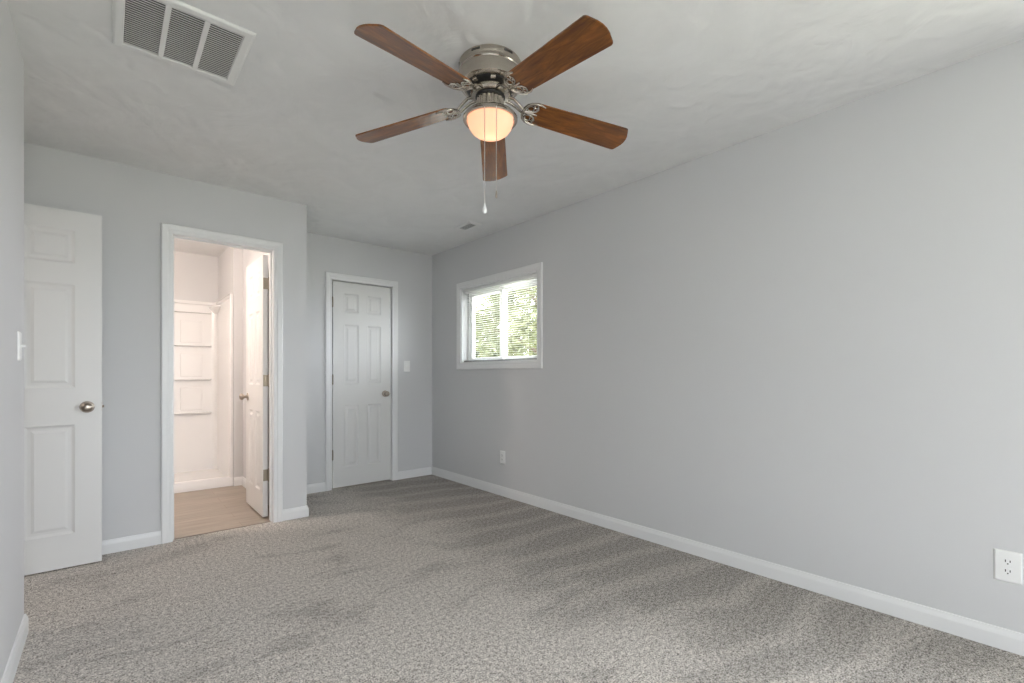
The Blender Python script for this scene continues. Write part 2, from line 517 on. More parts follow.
CW = 0.062
baseboard('baseboard_right', [(XR, YF), (XR, YC)], 'white baseboard along the long right wall', 1)
baseboard('baseboard_closet', [(XR - 0.0126, YC), (CX1 - 0.010 + CW, YC)], 'short white baseboard right of the closet door', 1)
baseboard('baseboard_niche', [(CX0 + 0.010 - CW, YC), (XN, YC), (XN, YB), (BX1 - 0.010 + CW, YB)], 'white baseboard wrapping the outside corner between bathroom and closet doors', 1)
baseboard('baseboard_back', [(BX0 + 0.010 - CW, YB), (XE + 0.02, YB)], 'white baseboard between the open entry door and the bathroom door casing', 1)
baseboard('baseboard_left', [(XE + 0.02, YE), (XL, YE), (XL, YF)], 'white baseboard on the left wall turning its corner', 1)
baseboard('baseboard_front', [(XL + 0.0126, YF), (XR - 0.0126, YF)], 'white baseboard on the wall behind the camera', 1)
baseboard('baseboard_bathroom', [(1.04, YB + T + 0.7), (1.04, 5.38), (0.958, 5.38)], 'white baseboard in the bathroom beside the shower', 1)

# ------------------------------------------------------------------ door and window casings
CPROF = [(0, 0), (0, 0.008), (0.006, 0.0115), (0.022, 0.012), (0.030, 0.016), (0.050, 0.0185), (0.057, 0.0185), (CW, 0.014), (CW, 0)]
def casing_bm(bm, O, U, Nn, a0, a1, z0, z1, closed=False, prof=CPROF):
    O, U, Nn = Vector(O), Vector(U), Vector(Nn)
    Z = Vector((0, 0, 1))
    if closed: corners = [(a0, z0, -1, -1), (a0, z1, -1, 1), (a1, z1, 1, 1), (a1, z0, 1, -1)]
    else: corners = [(a0, z0, -1, 0), (a0, z1, -1, 1), (a1, z1, 1, 1), (a1, z0, 1, 0)]
    rows = [[bm.verts.new(O + U * (a + sa * w) + Z * (z + sz * w) + Nn * t) for w, t in prof] for a, z, sa, sz in corners]
    k = len(prof)
    segs = [(0, 1), (1, 2), (2, 3)] + ([(3, 0)] if closed else [])
    for p, q in segs:
        for i in range(k):
            j = (i + 1) % k
            bm.faces.new((rows[p][i], rows[p][j], rows[q][j], rows[q][i]))
    if not closed:
        bm.faces.new(rows[0]); bm.faces.new(list(reversed(rows[3])))

def door_trim(name, label, axis, face, back, a0, a1, zt, nor, both=False, stop_at=None):
    """axis x: opening runs along x in a wall with room face y=face and back y=back."""
    bm = bmesh.new()
    U = (1, 0, 0) if axis == 'x' else (0, 1, 0)
    Nn = (0, nor, 0) if axis == 'x' else (nor, 0, 0)
    O = (0, face, 0) if axis == 'x' else (face, 0, 0)
    casing_bm(bm, O, U, Nn, a0 + 0.010, a1 - 0.010, 0.0, zt - 0.010)
    if both:
        O2 = (0, back, 0) if axis == 'x' else (back, 0, 0)
        casing_bm(bm, O2, U, tuple(-c for c in Nn), a0 + 0.010, a1 - 0.010, 0.0, zt - 0.010)
    t = tag(obj(name, bm, M['trim']), label, 'door casing', kind='structure')
    jb = bmesh.new()
    p0, p1 = sorted((face, back))
    def B(A0, A1, P0, P1, Z0, Z1, bev=0.0008):
        if axis == 'x': box(jb, A0, A1, P0, P1, Z0, Z1, bev)
        else: box(jb, P0, P1, A0, A1, Z0, Z1, bev)
    th = 0.012
    B(a0, a0 + th, p0, p1, 0, zt); B(a1 - th, a1, p0, p1, 0, zt); B(a0 + th, a1 - th, p0, p1, zt - th, zt)
    if stop_at:
        s0, s1 = stop_at
        B(a0 + th, a0 + th + 0.010, s0, s1, 0, zt - th); B(a1 - th - 0.010, a1 - th, s0, s1, 0, zt - th)
        B(a0 + th + 0.010, a1 - th - 0.010, s0, s1, zt - th - 0.010, zt - th)
    obj('door_jamb', jb, M['trim'], t)
    return t

door_trim('trim_1', 'white casing around the open bathroom doorway', 'x', YB, YB + T, BX0, BX1, DH, -1, True, (YB + 0.035, YB + 0.072))
door_trim('trim_2', 'white casing around the closed closet door', 'x', YC, YC + T, CX0, CX1, DC, -1, False)
tr3 = door_trim('trim_3', 'white casing of the entry opening in the alcove', 'y', XE - T, XE, YE + 0.04, 3.75, 2.075, -1, False, (XE - 0.08, XE - 0.042))

bm = bmesh.new()
casing_bm(bm, (XR, 0, 0), (0, 1, 0), (-1, 0, 0), WY0, WY1, WZ0, WZ1, True)
tw = tag(obj('trim_4', bm, M['trim']), 'white picture frame casing around the small window', 'window casing', kind='structure')
jb = bmesh.new()
XO = XR + 0.15
for b4 in ((WY0, WY0 + 0.01, WZ0, WZ1), (WY1 - 0.01, WY1, WZ0, WZ1), (WY0 + 0.01, WY1 - 0.01, WZ0, WZ0 + 0.01), (WY0 + 0.01, WY1 - 0.01, WZ1 - 0.01, WZ1)):
    box(jb, XR, XO, b4[0], b4[1], b4[2], b4[3], 0.0008)
obj('window_jamb', jb, M['trim'], tw)

# ------------------------------------------------------------------ windows
def frame_ring(bm, axis, p0, p1, a0, a1, z0, z1, w, bev=0.002, wb=None):
    wb = wb or w
    def B(A0, A1, Z0, Z1):
        if axis == 'y': box(bm, p0, p1, A0, A1, Z0, Z1, bev)
        else: box(bm, A0, A1, p0, p1, Z0, Z1, bev)
    B(a0, a0 + w, z0, z1); B(a1 - w, a1, z0, z1)
    B(a0 + w, a1 - w, z0, z0 + wb); B(a0 + w, a1 - w, z1 - w, z1)

def pane(name, axis, p, a0, a1, z0, z1, parent):
    bm = bmesh.new()
    if axis == 'y': box(bm, p - 0.002, p + 0.002, a0, a1, z0, z1)
    else: box(bm, a0, a1, p - 0.002, p + 0.002, z0, z1)
    return obj(name, bm, M['glass'], parent)

def slider(name, label, axis, near, far, a0, a1, z0, z1):
    """two sash horizontal slider: near = room side of the frame, far = outer side"""
    s = 1 if far > near else -1
    bm = bmesh.new()
    frame_ring(bm, axis, *sorted((near, far)), a0, a1, z0, z1, 0.035, wb=0.018)
    w = tag(obj(name, bm, M['plastic']), label, 'window', kind='structure')
    mid = (a0 + a1) / 2 + 0.012
    d = abs(far - near)
    for k, (s0, s1) in enumerate(((a0 + 0.036, mid + 0.022), (mid - 0.022, a1 - 0.036))):
        q0 = near + s * d * (0.55 if k == 0 else 0.12); q1 = near + s * d * (0.93 if k == 0 else 0.50)
        b2 = bmesh.new()
        frame_ring(b2, axis, *sorted((q0, q1)), s0, s1, z0 + 0.019, z1 - 0.036, 0.042, wb=0.026)
        sh = obj('sash', b2, M['plastic'], w)
        pane('glass_pane', axis, (q0 + q1) / 2, s0 + 0.043, s1 - 0.043, z0 + 0.0455, z1 - 0.079, sh)
    return w
slider('window_1', 'small white sliding window in the right wall looking onto trees', 'y', XR + 0.07, XR + 0.145, WY0 + 0.01, WY1 - 0.01, WZ0 + 0.01, WZ1 - 0.01)
slider('window_2', 'unseen wide white sliding window placed behind the camera for daylight', 'x', YF - 0.05, YF - 0.14, FW_X0, FW_X1, FW_Z0, FW_Z1)
bm = bmesh.new()
casing_bm(bm, (0, YF, 0), (1, 0, 0), (0, 1, 0), FW_X0, FW_X1, FW_Z0, FW_Z1, True)
tag(obj('trim_5', bm, M['trim']), 'white casing of the unseen wide window placed for daylight', 'window casing', kind='structure')

slider('added_window_3', 'unseen white sliding window added in the right wall to light the left wall', 'y', XR + 0.07, XR + 0.145, RWY0, RWY1, RWZ0, RWZ1)  # added window, out of view, for daylight on the left wall
bm = bmesh.new()
casing_bm(bm, (XR, 0, 0), (0, 1, 0), (-1, 0, 0), RWY0, RWY1, RWZ0, RWZ1, True)
tag(obj('trim_7', bm, M['trim']), 'white casing of the unseen right wall window added for daylight', 'window casing', kind='structure')

# blind inside the small window
bl = thing('window_blind', 'white mini blind with open slats lowered in the small window', 'blind', (XR + 0.032, (WY0 + WY1) / 2, WZ1 - 0.011))
HL = (WY1 - WY0) / 2 - 0.018
bm = bmesh.new(); box(bm, -0.014, 0.014, -HL, HL, -0.026, -0.0005, 0.002); obj('headrail', bm, M['plastic'], bl)
bm = bmesh.new()
zs = -0.040
zbot = -(WZ1 - 0.011 - (WZ0 + 0.0145))
tilt = math.radians(4)
while zs > zbot + 0.018:
    prev = None
    for k in range(5):
        f = (k - 2) / 2.0
        x = f * 0.0125
        z = zs + 0.0022 * (1 - f * f) + x * math.tan(tilt)
        a = bm.verts.new((x, -HL + 0.004, z)); b = bm.verts.new((x, HL - 0.004, z))
        if prev: bm.faces.new((prev[0], prev[1], b, a))
        prev = (a, b)
    zs -= 0.0205
so = obj('slats', bm, M['slat'], bl, smooth=True, angle=60)
sm_ = so.modifiers.new('thickness', 'SOLIDIFY'); sm_.thickness = 0.0006; sm_.offset = 0
bm = bmesh.new(); box(bm, -0.0125, 0.0125, -HL + 0.003, HL - 0.003, zbot, zbot + 0.013, 0.003); obj('bottom_rail', bm, M['alu'], bl)
for yy in (-0.40, 0.0, 0.40):
    bm = bmesh.new()
    tube(bm, [(-0.0135, yy, -0.027), (-0.0135, yy, zbot + 0.0005), (0.0135, yy, zbot + 0.0005), (0.0135, yy, -0.027)], 0.0007, 5)
    obj('ladder_cord', bm, M['plastic'], bl)
bm = bmesh.new(); tube(bm, [(-0.017, HL - 0.06, -0.028), (-0.019, HL - 0.06, -0.45)], 0.003, 8); obj('tilt_wand', bm, M['plastic'], bl)

# ------------------------------------------------------------------ six panel doors
PZ = [0.19, 0.62, 0.21, 0.59, 0.12, 0.19, 0.11]       # rails and panels from the bottom
def door_bm(W, stile, mull, thick=0.035, H=2.020):
    bm = bmesh.new()
    pw = (W - 2 * stile - mull) / 2
    xs = [0, stile, stile + pw, stile + pw + mull, W - stile, W]
    zs = [0]
    tot = sum(PZ)
    for d in PZ: zs.append(zs[-1] + d * H / tot)
    cache = {}
    def V(x, y, z):
        k = (round(x, 5), round(y, 5), round(z, 5))
        if k not in cache: cache[k] = bm.verts.new((x, y, z))
        return cache[k]
    for side in (0, 1):
        y0 = 0 if side == 0 else thick
        s = 1 if side == 0 else -1
        for i in range(5):
            for j in range(7):
                x0, x1, z0, z1 = xs[i], xs[i + 1], zs[j], zs[j + 1]
                if i in (1, 3) and j in (1, 3, 5):
                    loops = []
                    for ins, dep in ((0, 0), (0.006, 0.004), (0.013, 0.0075), (0.018, 0.008), (0.028, 0.0075), (0.042, 0.002)):
                        loops.append([V(x0 + ins, y0 + s * dep, z0 + ins), V(x1 - ins, y0 + s * dep, z0 + ins), V(x1 - ins, y0 + s * dep, z1 - ins), V(x0 + ins, y0 + s * dep, z1 - ins)])
                    for a, b in zip(loops, loops[1:]):
                        for q in range(4):
                            r = (q + 1) % 4
                            bm.faces.new((a[q], a[r], b[r], b[q]))
                    bm.faces.new(loops[-1])
                else:
                    bm.faces.new((V(x0, y0, z0), V(x1, y0, z0), V(x1, y0, z1), V(x0, y0, z1)))
    for i in range(5):
        for z in (0, zs[-1]):
            bm.faces.new((V(xs[i], 0, z), V(xs[i + 1], 0, z), V(xs[i + 1], thick, z), V(xs[i], thick, z)))
    for j in range(7):
        for x in (0, W):
            bm.faces.new((V(x, 0, zs[j]), V(x, 0, zs[j + 1]), V(x, thick, zs[j + 1]), V(x, thick, zs[j])))
    return bm

def knob_bm(s, thick):
    """door knob on the face y=0 (s=-1) or y=thick (s=+1), axis along y, at the origin"""
    bm = bmesh.new()
    prof = [(0, 0), (0.033, 0), (0.0335, 0.003), (0.030, 0.007), (0.016, 0.009), (0.0125, 0.012), (0.0115, 0.024), (0.014, 0.030), (0.022, 0.035), (0.0275, 0.042), (0.0285, 0.049), (0.026, 0.056), (0.019, 0.062), (0.009, 0.0645), (0, 0.065)]
    lathe(bm, prof, 32)
    y0 = 0 if s < 0 else thick
    for v in bm.verts: v.co = Vector((v.co.x, y0 + s * v.co.z, v.co.y))
    return bm

def hinge_bm(yk, z, thick):
    bm = bmesh.new()
    tube(bm, [(-0.004, yk, z - 0.045), (-0.004, yk, z + 0.045)], 0.0065, 10)
    for zz in (z - 0.048, z + 0.048): 
        tube(bm, [(-0.004, yk, zz - 0.004), (-0.004, yk, zz + 0.004)], 0.0045, 8)
    y0, y1 = (yk, thick * 0.93) if yk <= 0 else (thick * 0.07, yk)
    box(bm, -0.0016, -0.0002, min(y0, y1), max(y0, y1), z - 0.044, z + 0.044)
    return bm

def make_door(name, label, W, loc, rotz, knuckle_y, zk=0.91, stile=0.11, mull=0.09, hz=(0.32, 1.05, 1.80), H=2.020):
    th = 0.035
    d = obj(name, door_bm(W, stile, mull, th, H), M['door'])
    tag(d, label, 'door', kind='structure')
    d.location = loc; d.rotation_euler = (0, 0, rotz)
    for s in (-1, 1):
        k = obj('door_knob', knob_bm(s, th), M['satin'], d, True, 40)
        k.location = (W - 0.065, 0, zk)
    bm = bmesh.new(); box(bm, W - 0.0005, W + 0.0012, 0.005, 0.030, zk - 0.028, zk + 0.028)
    tube(bm, [(W, 0.0175, zk), (W + 0.010, 0.0175, zk)], 0.007, 10)
    obj('latch', bm, M['satin'], d)
    for z in hz:
        obj('hinge', hinge_bm(knuckle_y, z, th), M['hinge'], d, True, 40)
    return d

# entry door: hinged in the alcove, swung open parallel to the back wall
make_door('door_1', 'white six panel entry door standing open at the left wall', 0.757, (-0.780, 3.712, 0.007), 0.0, 0.041, 0.915, 0.118, 0.105, H=2.045)
# bathroom door: hinged on the right jamb, swung 90 degrees into the bathroom
d2 = make_door('door_2', 'white six panel bathroom door standing open inside the doorway', 0.574, (0.946, YB + T + 0.032, 0.014), PI / 2, -0.006, 0.91, 0.10, 0.085)
# closet door closed in its frame
make_door('door_3', 'closed white six panel closet door in the far wall', CX1 - CX0 - 0.044, (CX0 + 0.0235, YC + 0.007, 0.013), 0.0, -0.006, 0.90, 0.11, 0.09, H=2.004)

# threshold strip between carpet and vinyl
bm = bmesh.new()
prism(bm, [(BX0 + 0.022, YB + 0.030), (BX1 - 0.022, YB + 0.030), (BX1 - 0.022, YB + 0.062), (BX0 + 0.022, YB + 0.062)], 0.0, 0.005)
tag(obj('trim_6', bm, M['vinyl']), 'thin wood toned threshold strip in the bathroom doorway', 'threshold', kind='structure')

# ------------------------------------------------------------------ shower stall
sh = thing('shower_stall', 'glossy white molded shower with built in shelves through the bathroom doorway', 'shower', (0.17, 5.8, 0.003))
def S(x, y, z): return (x - 0.17, y - 5.8, z - 0.003)
def sbox(bm, x0, x1, y0, y1, z0, z1, bev=0.0):
    a = S(x0, y0, z0); b = S(x1, y1, z1)
    box(bm, a[0], b[0], a[1], b[1], a[2], b[2], bev)
SX0, SX1, SY0, SY1 = -0.598, 0.952, 5.385, 6.212
bm = bmesh.new()
sbox(bm, SX0, SX1, SY0 + 0.08, SY1, 0.004, 0.055, 0.0)
# threshold with rounded top
prof = [(SY0, 0.004), (SY0, 0.085), (SY0 + 0.006, 0.097), (SY0 + 0.02, 0.102), (SY0 + 0.06, 0.102), (SY0 + 0.078, 0.095), (SY0 + 0.09, 0.075), (SY0 + 0.10, 0.054), (SY0 + 0.10, 0.004)]
A = [bm.verts.new(S(SX0, y, z)) for y, z in prof]; B_ = [bm.verts.new(S(SX1, y, z)) for y, z in prof]
for i in range(len(prof)):
    j = (i + 1) % len(prof)
    bm.faces.new((A[i], A[j], B_[j], B_[i]))
bm.faces.new(A); bm.faces.new(B_)
obj('shower_pan', bm, M['shower'], sh, True, 30)
# surround: back and both sides in one U with rounded inner corners
bm = bmesh.new()
R = 0.05
def upath(off, r):
    p = []
    x0, x1, y1 = SX0 + off, SX1 - off, SY1 - off
    p.append((x0, SY0))
    for k in range(7):
        a = PI - k * PI / 12
        p.append((x0 + r + r * math.cos(a), y1 - r + r * math.sin(a)))
    for k in range(7):
        a = PI / 2 - k * PI / 12
        p.append((x1 - r + r * math.cos(a), y1 - r + r * math.sin(a)))
    p.append((x1, SY0))
    return p
levels = [(0.05, 0.016, 0.055), (1.86, 0.016, 0.055), (1.872, 0.016, 0.055), (1.878, 0.019, 0.055), (1.885, 0.030, 0.055), (1.905, 0.032, 0.055), (1.915, 0.028, 0.055), (1.918, 0.001, 0.03)]
rows = [[bm.verts.new(S(x, y, z)) for x, y in upath(off, r)] for z, off, r in levels]
for a, b in zip(rows, rows[1:]):
    for i in range(len(a) - 1): bm.faces.new((a[i], a[i + 1], b[i + 1], b[i]))
su = obj('surround', bm, M['shower'], sh, True, 30)
wm = su.modifiers.new('weighted_normals', 'WEIGHTED_NORMAL'); wm.keep_sharp = True; wm.weight = 100
# front flange strip
bm = bmesh.new(); sbox(bm, SX1 - 0.026, SX1, SY0 - 0.004, SY0 + 0.02, 0.10, 1.915, 0.003); obj('front_flange', bm, M['shower'], sh)
# raised shelf tower on the back wall, with four ledges
def shelf_bm(x0, x1, z, dep, th=0.014):
    bm = bmesh.new()
    yb = SY1 - 0.016
    poly = [(x0, yb), (x0, yb - dep)]
    r = 0.045
    for k in range(7):
        a = -PI / 2 + k * PI / 12
        poly.append((x1 - r + r * math.cos(a), yb - dep + r + r * math.sin(a)))
    poly.append((x1, yb))
    q = [(S(x, y, 0)[0], S(x, y, 0)[1]) for x, y in poly]
    zz = z - 0.003
    # ledge tapering down into the wall, like molded acrylic
    top = [bm.verts.new((x, y, zz)) for x, y in q]
    lip = [bm.verts.new((x, y, zz - th * 0.6)) for x, y in q]
    def pull(x, y, f):
        return (x, y + (S(0, yb, 0)[1] - y) * f)
    mid = [bm.verts.new((*pull(x, y, 0.10), zz - th * 0.9)) for x, y in q]
    bot = [bm.verts.new((*pull(x, y, 0.88), zz - 0.016)) for x, y in q]
    bm.faces.new(top); bm.faces.new(bot)
    n = len(q)
    for a, b in ((top, lip), (lip, mid), (mid, bot)):
        for i in range(n):
            j = (i + 1) % n
            bm.faces.new((a[i], a[j], b[j], b[i]))
    return bm
for z in (1.80, 1.435, 1.065, 0.70):
    obj('shelf', shelf_bm(0.12, 0.885, z, 0.045), M['shower'], sh, True, 40)
# upright panels between the ledges
for z0, z1 in ((1.46, 1.70), (1.09, 1.335), (0.725, 0.97)):
    bm = bmesh.new(); sbox(bm, 0.60, 0.80, SY1 - 0.021, SY1 - 0.010, z0, z1, 0.004); obj('raised_panel', bm, M['shower'], sh)
# corner shelf near the top of the right side
bm = bmesh.new()
cx, cy = SX1 - 0.017, SY1 - 0.017
poly = [(cx, cy)] + [(cx - 0.07 * math.cos(a) if a < PI / 2 - 1e-6 else cx, cy - 0.24 * math.sin(a)) for a in [k * PI / 16 for k in range(9)]]
q = [(S(x, y, 0)[0], S(x, y, 0)[1]) for x, y in poly]
top = [bm.verts.new((x, y, 1.862)) for x, y in q]
lip = [bm.verts.new((x, y, 1.845)) for x, y in q]
c0 = q[0]
bot = [bm.verts.new((c0[0] + (x - c0[0]) * 0.35, c0[1] + (y - c0[1]) * 0.35, 1.79)) for x, y in q]
bm.faces.new(top); bm.faces.new(bot)
for a, b in ((top, lip), (lip, bot)):
    for i in range(len(q)):
        j = (i + 1) % len(q)
        bm.faces.new((a[i], a[j], b[j], b[i]))
obj('corner_shelf', bm, M['shower'], sh, True, 40)

# unseen vanity lamp, its kind and place chosen to soften shadows on the shelves
VX, VZ = -0.30, 1.98
bt = thing('unseen_vanity_light', 'unseen two shade vanity lamp placed to light the shower from the front', 'wall light', (VX, YB + T + 0.0008, VZ))
bm = bmesh.new(); box(bm, -0.24, 0.24, 0.0, 0.022, -0.05, 0.05, 0.006); obj('back_plate', bm, M['nickel'], bt)
for xx in (-0.13, 0.13):
    bm = bmesh.new(); tube(bm, [(xx, 0.022, 0), (xx, 0.09, 0.0), (xx, 0.11, 0.02)], 0.009, 10); obj('lamp_arm', bm, M['nickel'], bt, True, 50)
    bm = bmesh.new()
    lathe(bm, [(0.0, 0.02), (0.03, 0.022), (0.045, 0.06), (0.062, 0.12), (0.066, 0.14), (0.062, 0.14), (0.0, 0.10)], 32, xx, 0.11)
    obj('lamp_shade', bm, M['bathlamp'], bt, True, 50)
point_light('vanity_lamp_light', (VX + 0.05, YB + T + 0.24, VZ + 0.06), BATH_W, (1.0, 0.85, 0.75), 0.12)
point_light('hall_fill_light', (XE - 0.7, 3.3, ZC - 0.2), HALL_W, (1.0, 0.9, 0.8), 0.3)  # added light in the unseen hall, no fixture modelled

# ------------------------------------------------------------------ ceiling fan
FX, FY = 1.250, 1.603
fan = thing('ceiling_fan', 'brushed nickel five blade ceiling fan with walnut blades and lit bowl', 'ceiling fan', (FX, FY, ZC))
bm = bmesh.new()
lathe(bm, [(0, -0.0006), (0.131, -0.0006), (0.1335, -0.004), (0.1335, -0.022), (0.131, -0.026), (0.131, -0.031), (0.134, -0.034), (0.134, -0.040), (0.131, -0.044), (0.1315, -0.085), (0.129, -0.097), (0.121, -0.104), (0.112, -0.106), (0.108, -0.104), (0.0, -0.104)], 64)
hs = obj('motor_housing', bm, M['nickel'], fan, True, 35)
# vent slots in the upper ring of the housing
for k in range(6):
    a = 2 * PI * k / 6 + 0.45
    b2 = bmesh.new()
    box(b2, 0.1305, 0.1345, -0.020, 0.020, -0.0185, -0.0085, 0.002)
    bmesh.ops.rotate(b2, verts=b2.verts, cent=(0, 0, 0), matrix=Matrix.Rotation(a, 3, 'Z'))
    obj('vent_slot', b2, M['slot'], hs)
bm = bmesh.new()
lathe(bm, [(0.106, -0.1045), (0.104, -0.109), (0.092, -0.116), (0.0, -0.116)], 48)
mc = obj('motor_core', bm, M['black'], fan, True, 35)
for k in range(8):
    a = 2 * PI * (k + 0.3) / 8
    b2 = bmesh.new()
    box(b2, 0.086, 0.107, -0.011, 0.011, -0.1155, -0.1055, 0.002)
    bmesh.ops.rotate(b2, verts=b2.verts, cent=(0, 0, 0), matrix=Matrix.Rotation(a, 3, 'Z'))
    obj('core_rib', b2, M['nickel'], mc)
bm = bmesh.new()
lathe(bm, [(0.0, -0.1165), (0.080, -0.1165), (0.086, -0.121), (0.086, -0.133), (0.080, -0.139), (0.060, -0.141), (0.0, -0.141)], 48)
obj('flywheel', bm, M['nickel'], fan, True, 35)
bm = bmesh.new()
lathe(bm, [(0.0, -0.1412), (0.064, -0.1412), (0.063, -0.146), (0.060, -0.149), (0.0, -0.149)], 48)
obj('motor_collar', bm, M['black'], fan, True, 35)
bm = bmesh.new()
seg = 72
prof = [(0.055, -0.1493), (0.058, -0.154), (0.058, -0.190), (0.054, -0.196)]
rings = []
for r, z in prof:
    rings.append([bm.verts.new(((r + (0.0022 if (i % 4) < 2 else -0.0022)) * math.cos(2 * PI * i / seg), (r + (0.0022 if (i % 4) < 2 else -0.0022)) * math.sin(2 * PI * i / seg), z)) for i in range(seg)])
for a, b in zip(rings, rings[1:]):
    for i in range(seg):
        j = (i + 1) % seg
        bm.faces.new((a[i], a[j], b[j], b[i]))
bm.faces.new(rings[0]); bm.faces.new(rings[-1])
obj('switch_housing', bm, M['nickel'], fan)
bm = bmesh.new()
lathe(bm, [(0.0, -0.1965), (0.055, -0.1965), (0.070, -0.201), (0.092, -0.211), (0.110, -0.222), (0.117, -0.232), (0.117, -0.240), (0.113, -0.244), (0.104, -0.243), (0.1015, -0.238), (0.1015, -0.228), (0.0, -0.225)], 64)
obj('light_fitter', bm, M['nickel'], fan, True, 35)
bm = bmesh.new()
lathe(bm, [(0.099, -0.229), (0.099, -0.240), (0.097, -0.254), (0.091, -0.270), (0.080, -0.286), (0.064, -0.298), (0.044, -0.306), (0.022, -0.3105), (0.0, -0.312)], 64)
obj('light_bowl', bm, M['globe'], fan, True, 60)
bm = bmesh.new()
lathe(bm, [(0.0, -0.2285), (0.016, -0.2285), (0.022, -0.238), (0.026, -0.252), (0.024, -0.265), (0.015, -0.275), (0.0, -0.278)], 24)
obj('light_bulb', bm, M['bulb'], fan, True, 60)
point_light('fan_bulb_light', (FX, FY, ZC - 0.268), BULB_W, (1.0, 0.74, 0.52), 0.03)

ZBL = -0.152          # where the blade axes meet, below the ceiling
DROOP = math.radians(6.3)
R0, R1 = 0.165, 0.662
PITCH = math.radians(-13)
def blade_poly():
    pts = []
    w0, w1 = 0.059, 0.070
    # rounded root
    for k in range(9):
        a = PI / 2 + k * PI / 8
        pts.append((R0 + 0.035 + 0.035 * math.cos(a), w0 * math.sin(a)))
    # long edge to tip, corner radius, shallow bow, back
    rc = 0.012
    for k in range(6):
        a = -PI / 2 + k * (PI / 2 - 0.25) / 5
        pts.append((R1 - 0.020 - rc + rc * math.cos(a), -w1 + rc + rc * math.sin(a)))
    for y in (-0.03, -0.01, 0.01, 0.03):
        pts.append((R1 - 0.012 * (y / 0.045) ** 2, y))
    for k in range(6):
        a = 0.25 + k * (PI / 2 - 0.25) / 5
        pts.append((R1 - 0.020 - rc + rc * math.cos(a), w1 - rc + rc * math.sin(a)))
    return pts
bm = bmesh.new()
prism(bm, blade_poly(), -0.003, 0.003)
bmesh.ops.bevel(bm, geom=[e for e in bm.edges if abs(e.verts[0].co.z - e.verts[1].co.z) < 1e-6], offset=0.0012, segments=2, affect='EDGES')
rotP = Matrix.Rotation(DROOP, 3, 'Y') @ Matrix.Rotation(PITCH, 3, 'X')
bmesh.ops.rotate(bm, verts=bm.verts, cent=(0, 0, 0), matrix=rotP)
blade0 = obj('blade', bm, M['wood'], fan)
# scrolled blade iron: arm from the flywheel, crescent under the blade root with rings
bm = bmesh.new()
def under(x, y, dz=-0.006):
    v = rotP @ Vector((x, y, dz)); return (v.x, v.y, v.z + 0.0)
zf = 0.152 - 0.134
for s in (-1, 1):
    tube(bm, [(0.072, s * 0.016, zf), (0.098, s * 0.018, zf - 0.004), (0.120, s * 0.016, zf - 0.018), (0.142, s * 0.013, -0.018), under(0.160, s * 0.010)], [0.007, 0.0065, 0.006, 0.0055, 0.005], 8)
    # crescent arm sweeping back along the blade root
    tube(bm, [under(0.150, 0), under(0.152, s * 0.020), under(0.160, s * 0.038), under(0.174, s * 0.050), under(0.194, s * 0.057), under(0.215, s * 0.058), under(0.236, s * 0.052)], [0.006, 0.006, 0.006, 0.006, 0.0055, 0.005, 0.003], 8)
    for cxr, cyr, rr in ((0.178, s * 0.026, 0.014), (0.196, s * 0.044, 0.009)):
        tube(bm, [under(cxr + rr * math.cos(t * PI / 8), cyr + rr * math.sin(t * PI / 8)) for t in range(16)], 0.0035, 6, True)
    tube(bm, [under(0.158, s * 0.004), under(0.185, s * 0.008), under(0.205, s * 0.018), under(0.212, s * 0.032), under(0.206, s * 0.044)], 0.004, 6)
tube(bm, [under(0.150, 0), under(0.185, 0), under(0.215, 0)], [0.007, 0.006, 0.004], 8)
for x, y in ((0.178, 0.0), (0.205, 0.028), (0.205, -0.028)):
    g = bmesh.ops.create_icosphere(bm, subdivisions=2, radius=0.006)
    for v in g['verts']:
        v.co.z *= 0.6
        v.co += Vector(under(x, y, -0.008))
iron0 = obj('blade_iron', bm, M['nickel'], fan, True, 45)
for k in range(5):
    a = -1.6477 + k * 2 * PI / 5
    b_ = blade0 if k == 0 else blade0.copy()
    i_ = iron0 if k == 0 else iron0.copy()
    for o in (b_, i_):
        if k: C.objects.link(o)
        o.parent = fan
        o.location = (0, 0, ZBL)
        o.rotation_euler = (0, 0, a)
# pull chains
vx, vy = math.sin(YAW), math.cos(YAW)          # used only to choose where the two chain outlets sit round the switch housing
def chain(x, y, z0, z1):
    bm = bmesh.new()
    tube(bm, [(x * 0.8, y * 0.8, z0), (x, y, z0 - 0.004), (x, y, z1)], 0.0016, 6)
    n = int((z0 - z1) / 0.012)
    for k in range(n):
        g = bmesh.ops.create_icosphere(bm, subdivisions=1, radius=0.0023)
        for v in g['verts']: v.co += Vector((x, y, z0 - 0.006 - k * 0.012))
    return obj('pull_chain', bm, M['chain'], fan, True, 60)
PCX1, PCY1 = -0.086, -0.073
PCX2, PCY2 = -0.050, -0.104
c1 = chain(PCX1, PCY1, -0.232, -0.654)
bm = bmesh.new()
lathe(bm, [(0, -0.634), (0.003, -0.636), (0.004, -0.644), (0.008, -0.656), (0.0095, -0.666), (0.007, -0.675), (0, -0.678)], 20, PCX1, PCY1)
obj('chain_fob', bm, M['plastic'], c1, True, 60)
c2 = chain(PCX2, PCY2, -0.232, -0.587)
bm = bmesh.new()
lathe(bm, [(0, -0.582), (0.0025, -0.584), (0.004, -0.597), (0.0045, -0.607), (0.003, -0.613), (0, -0.614)], 16, PCX2, PCY2)
obj('chain_fob', bm, M['satin'], c2, True, 60)

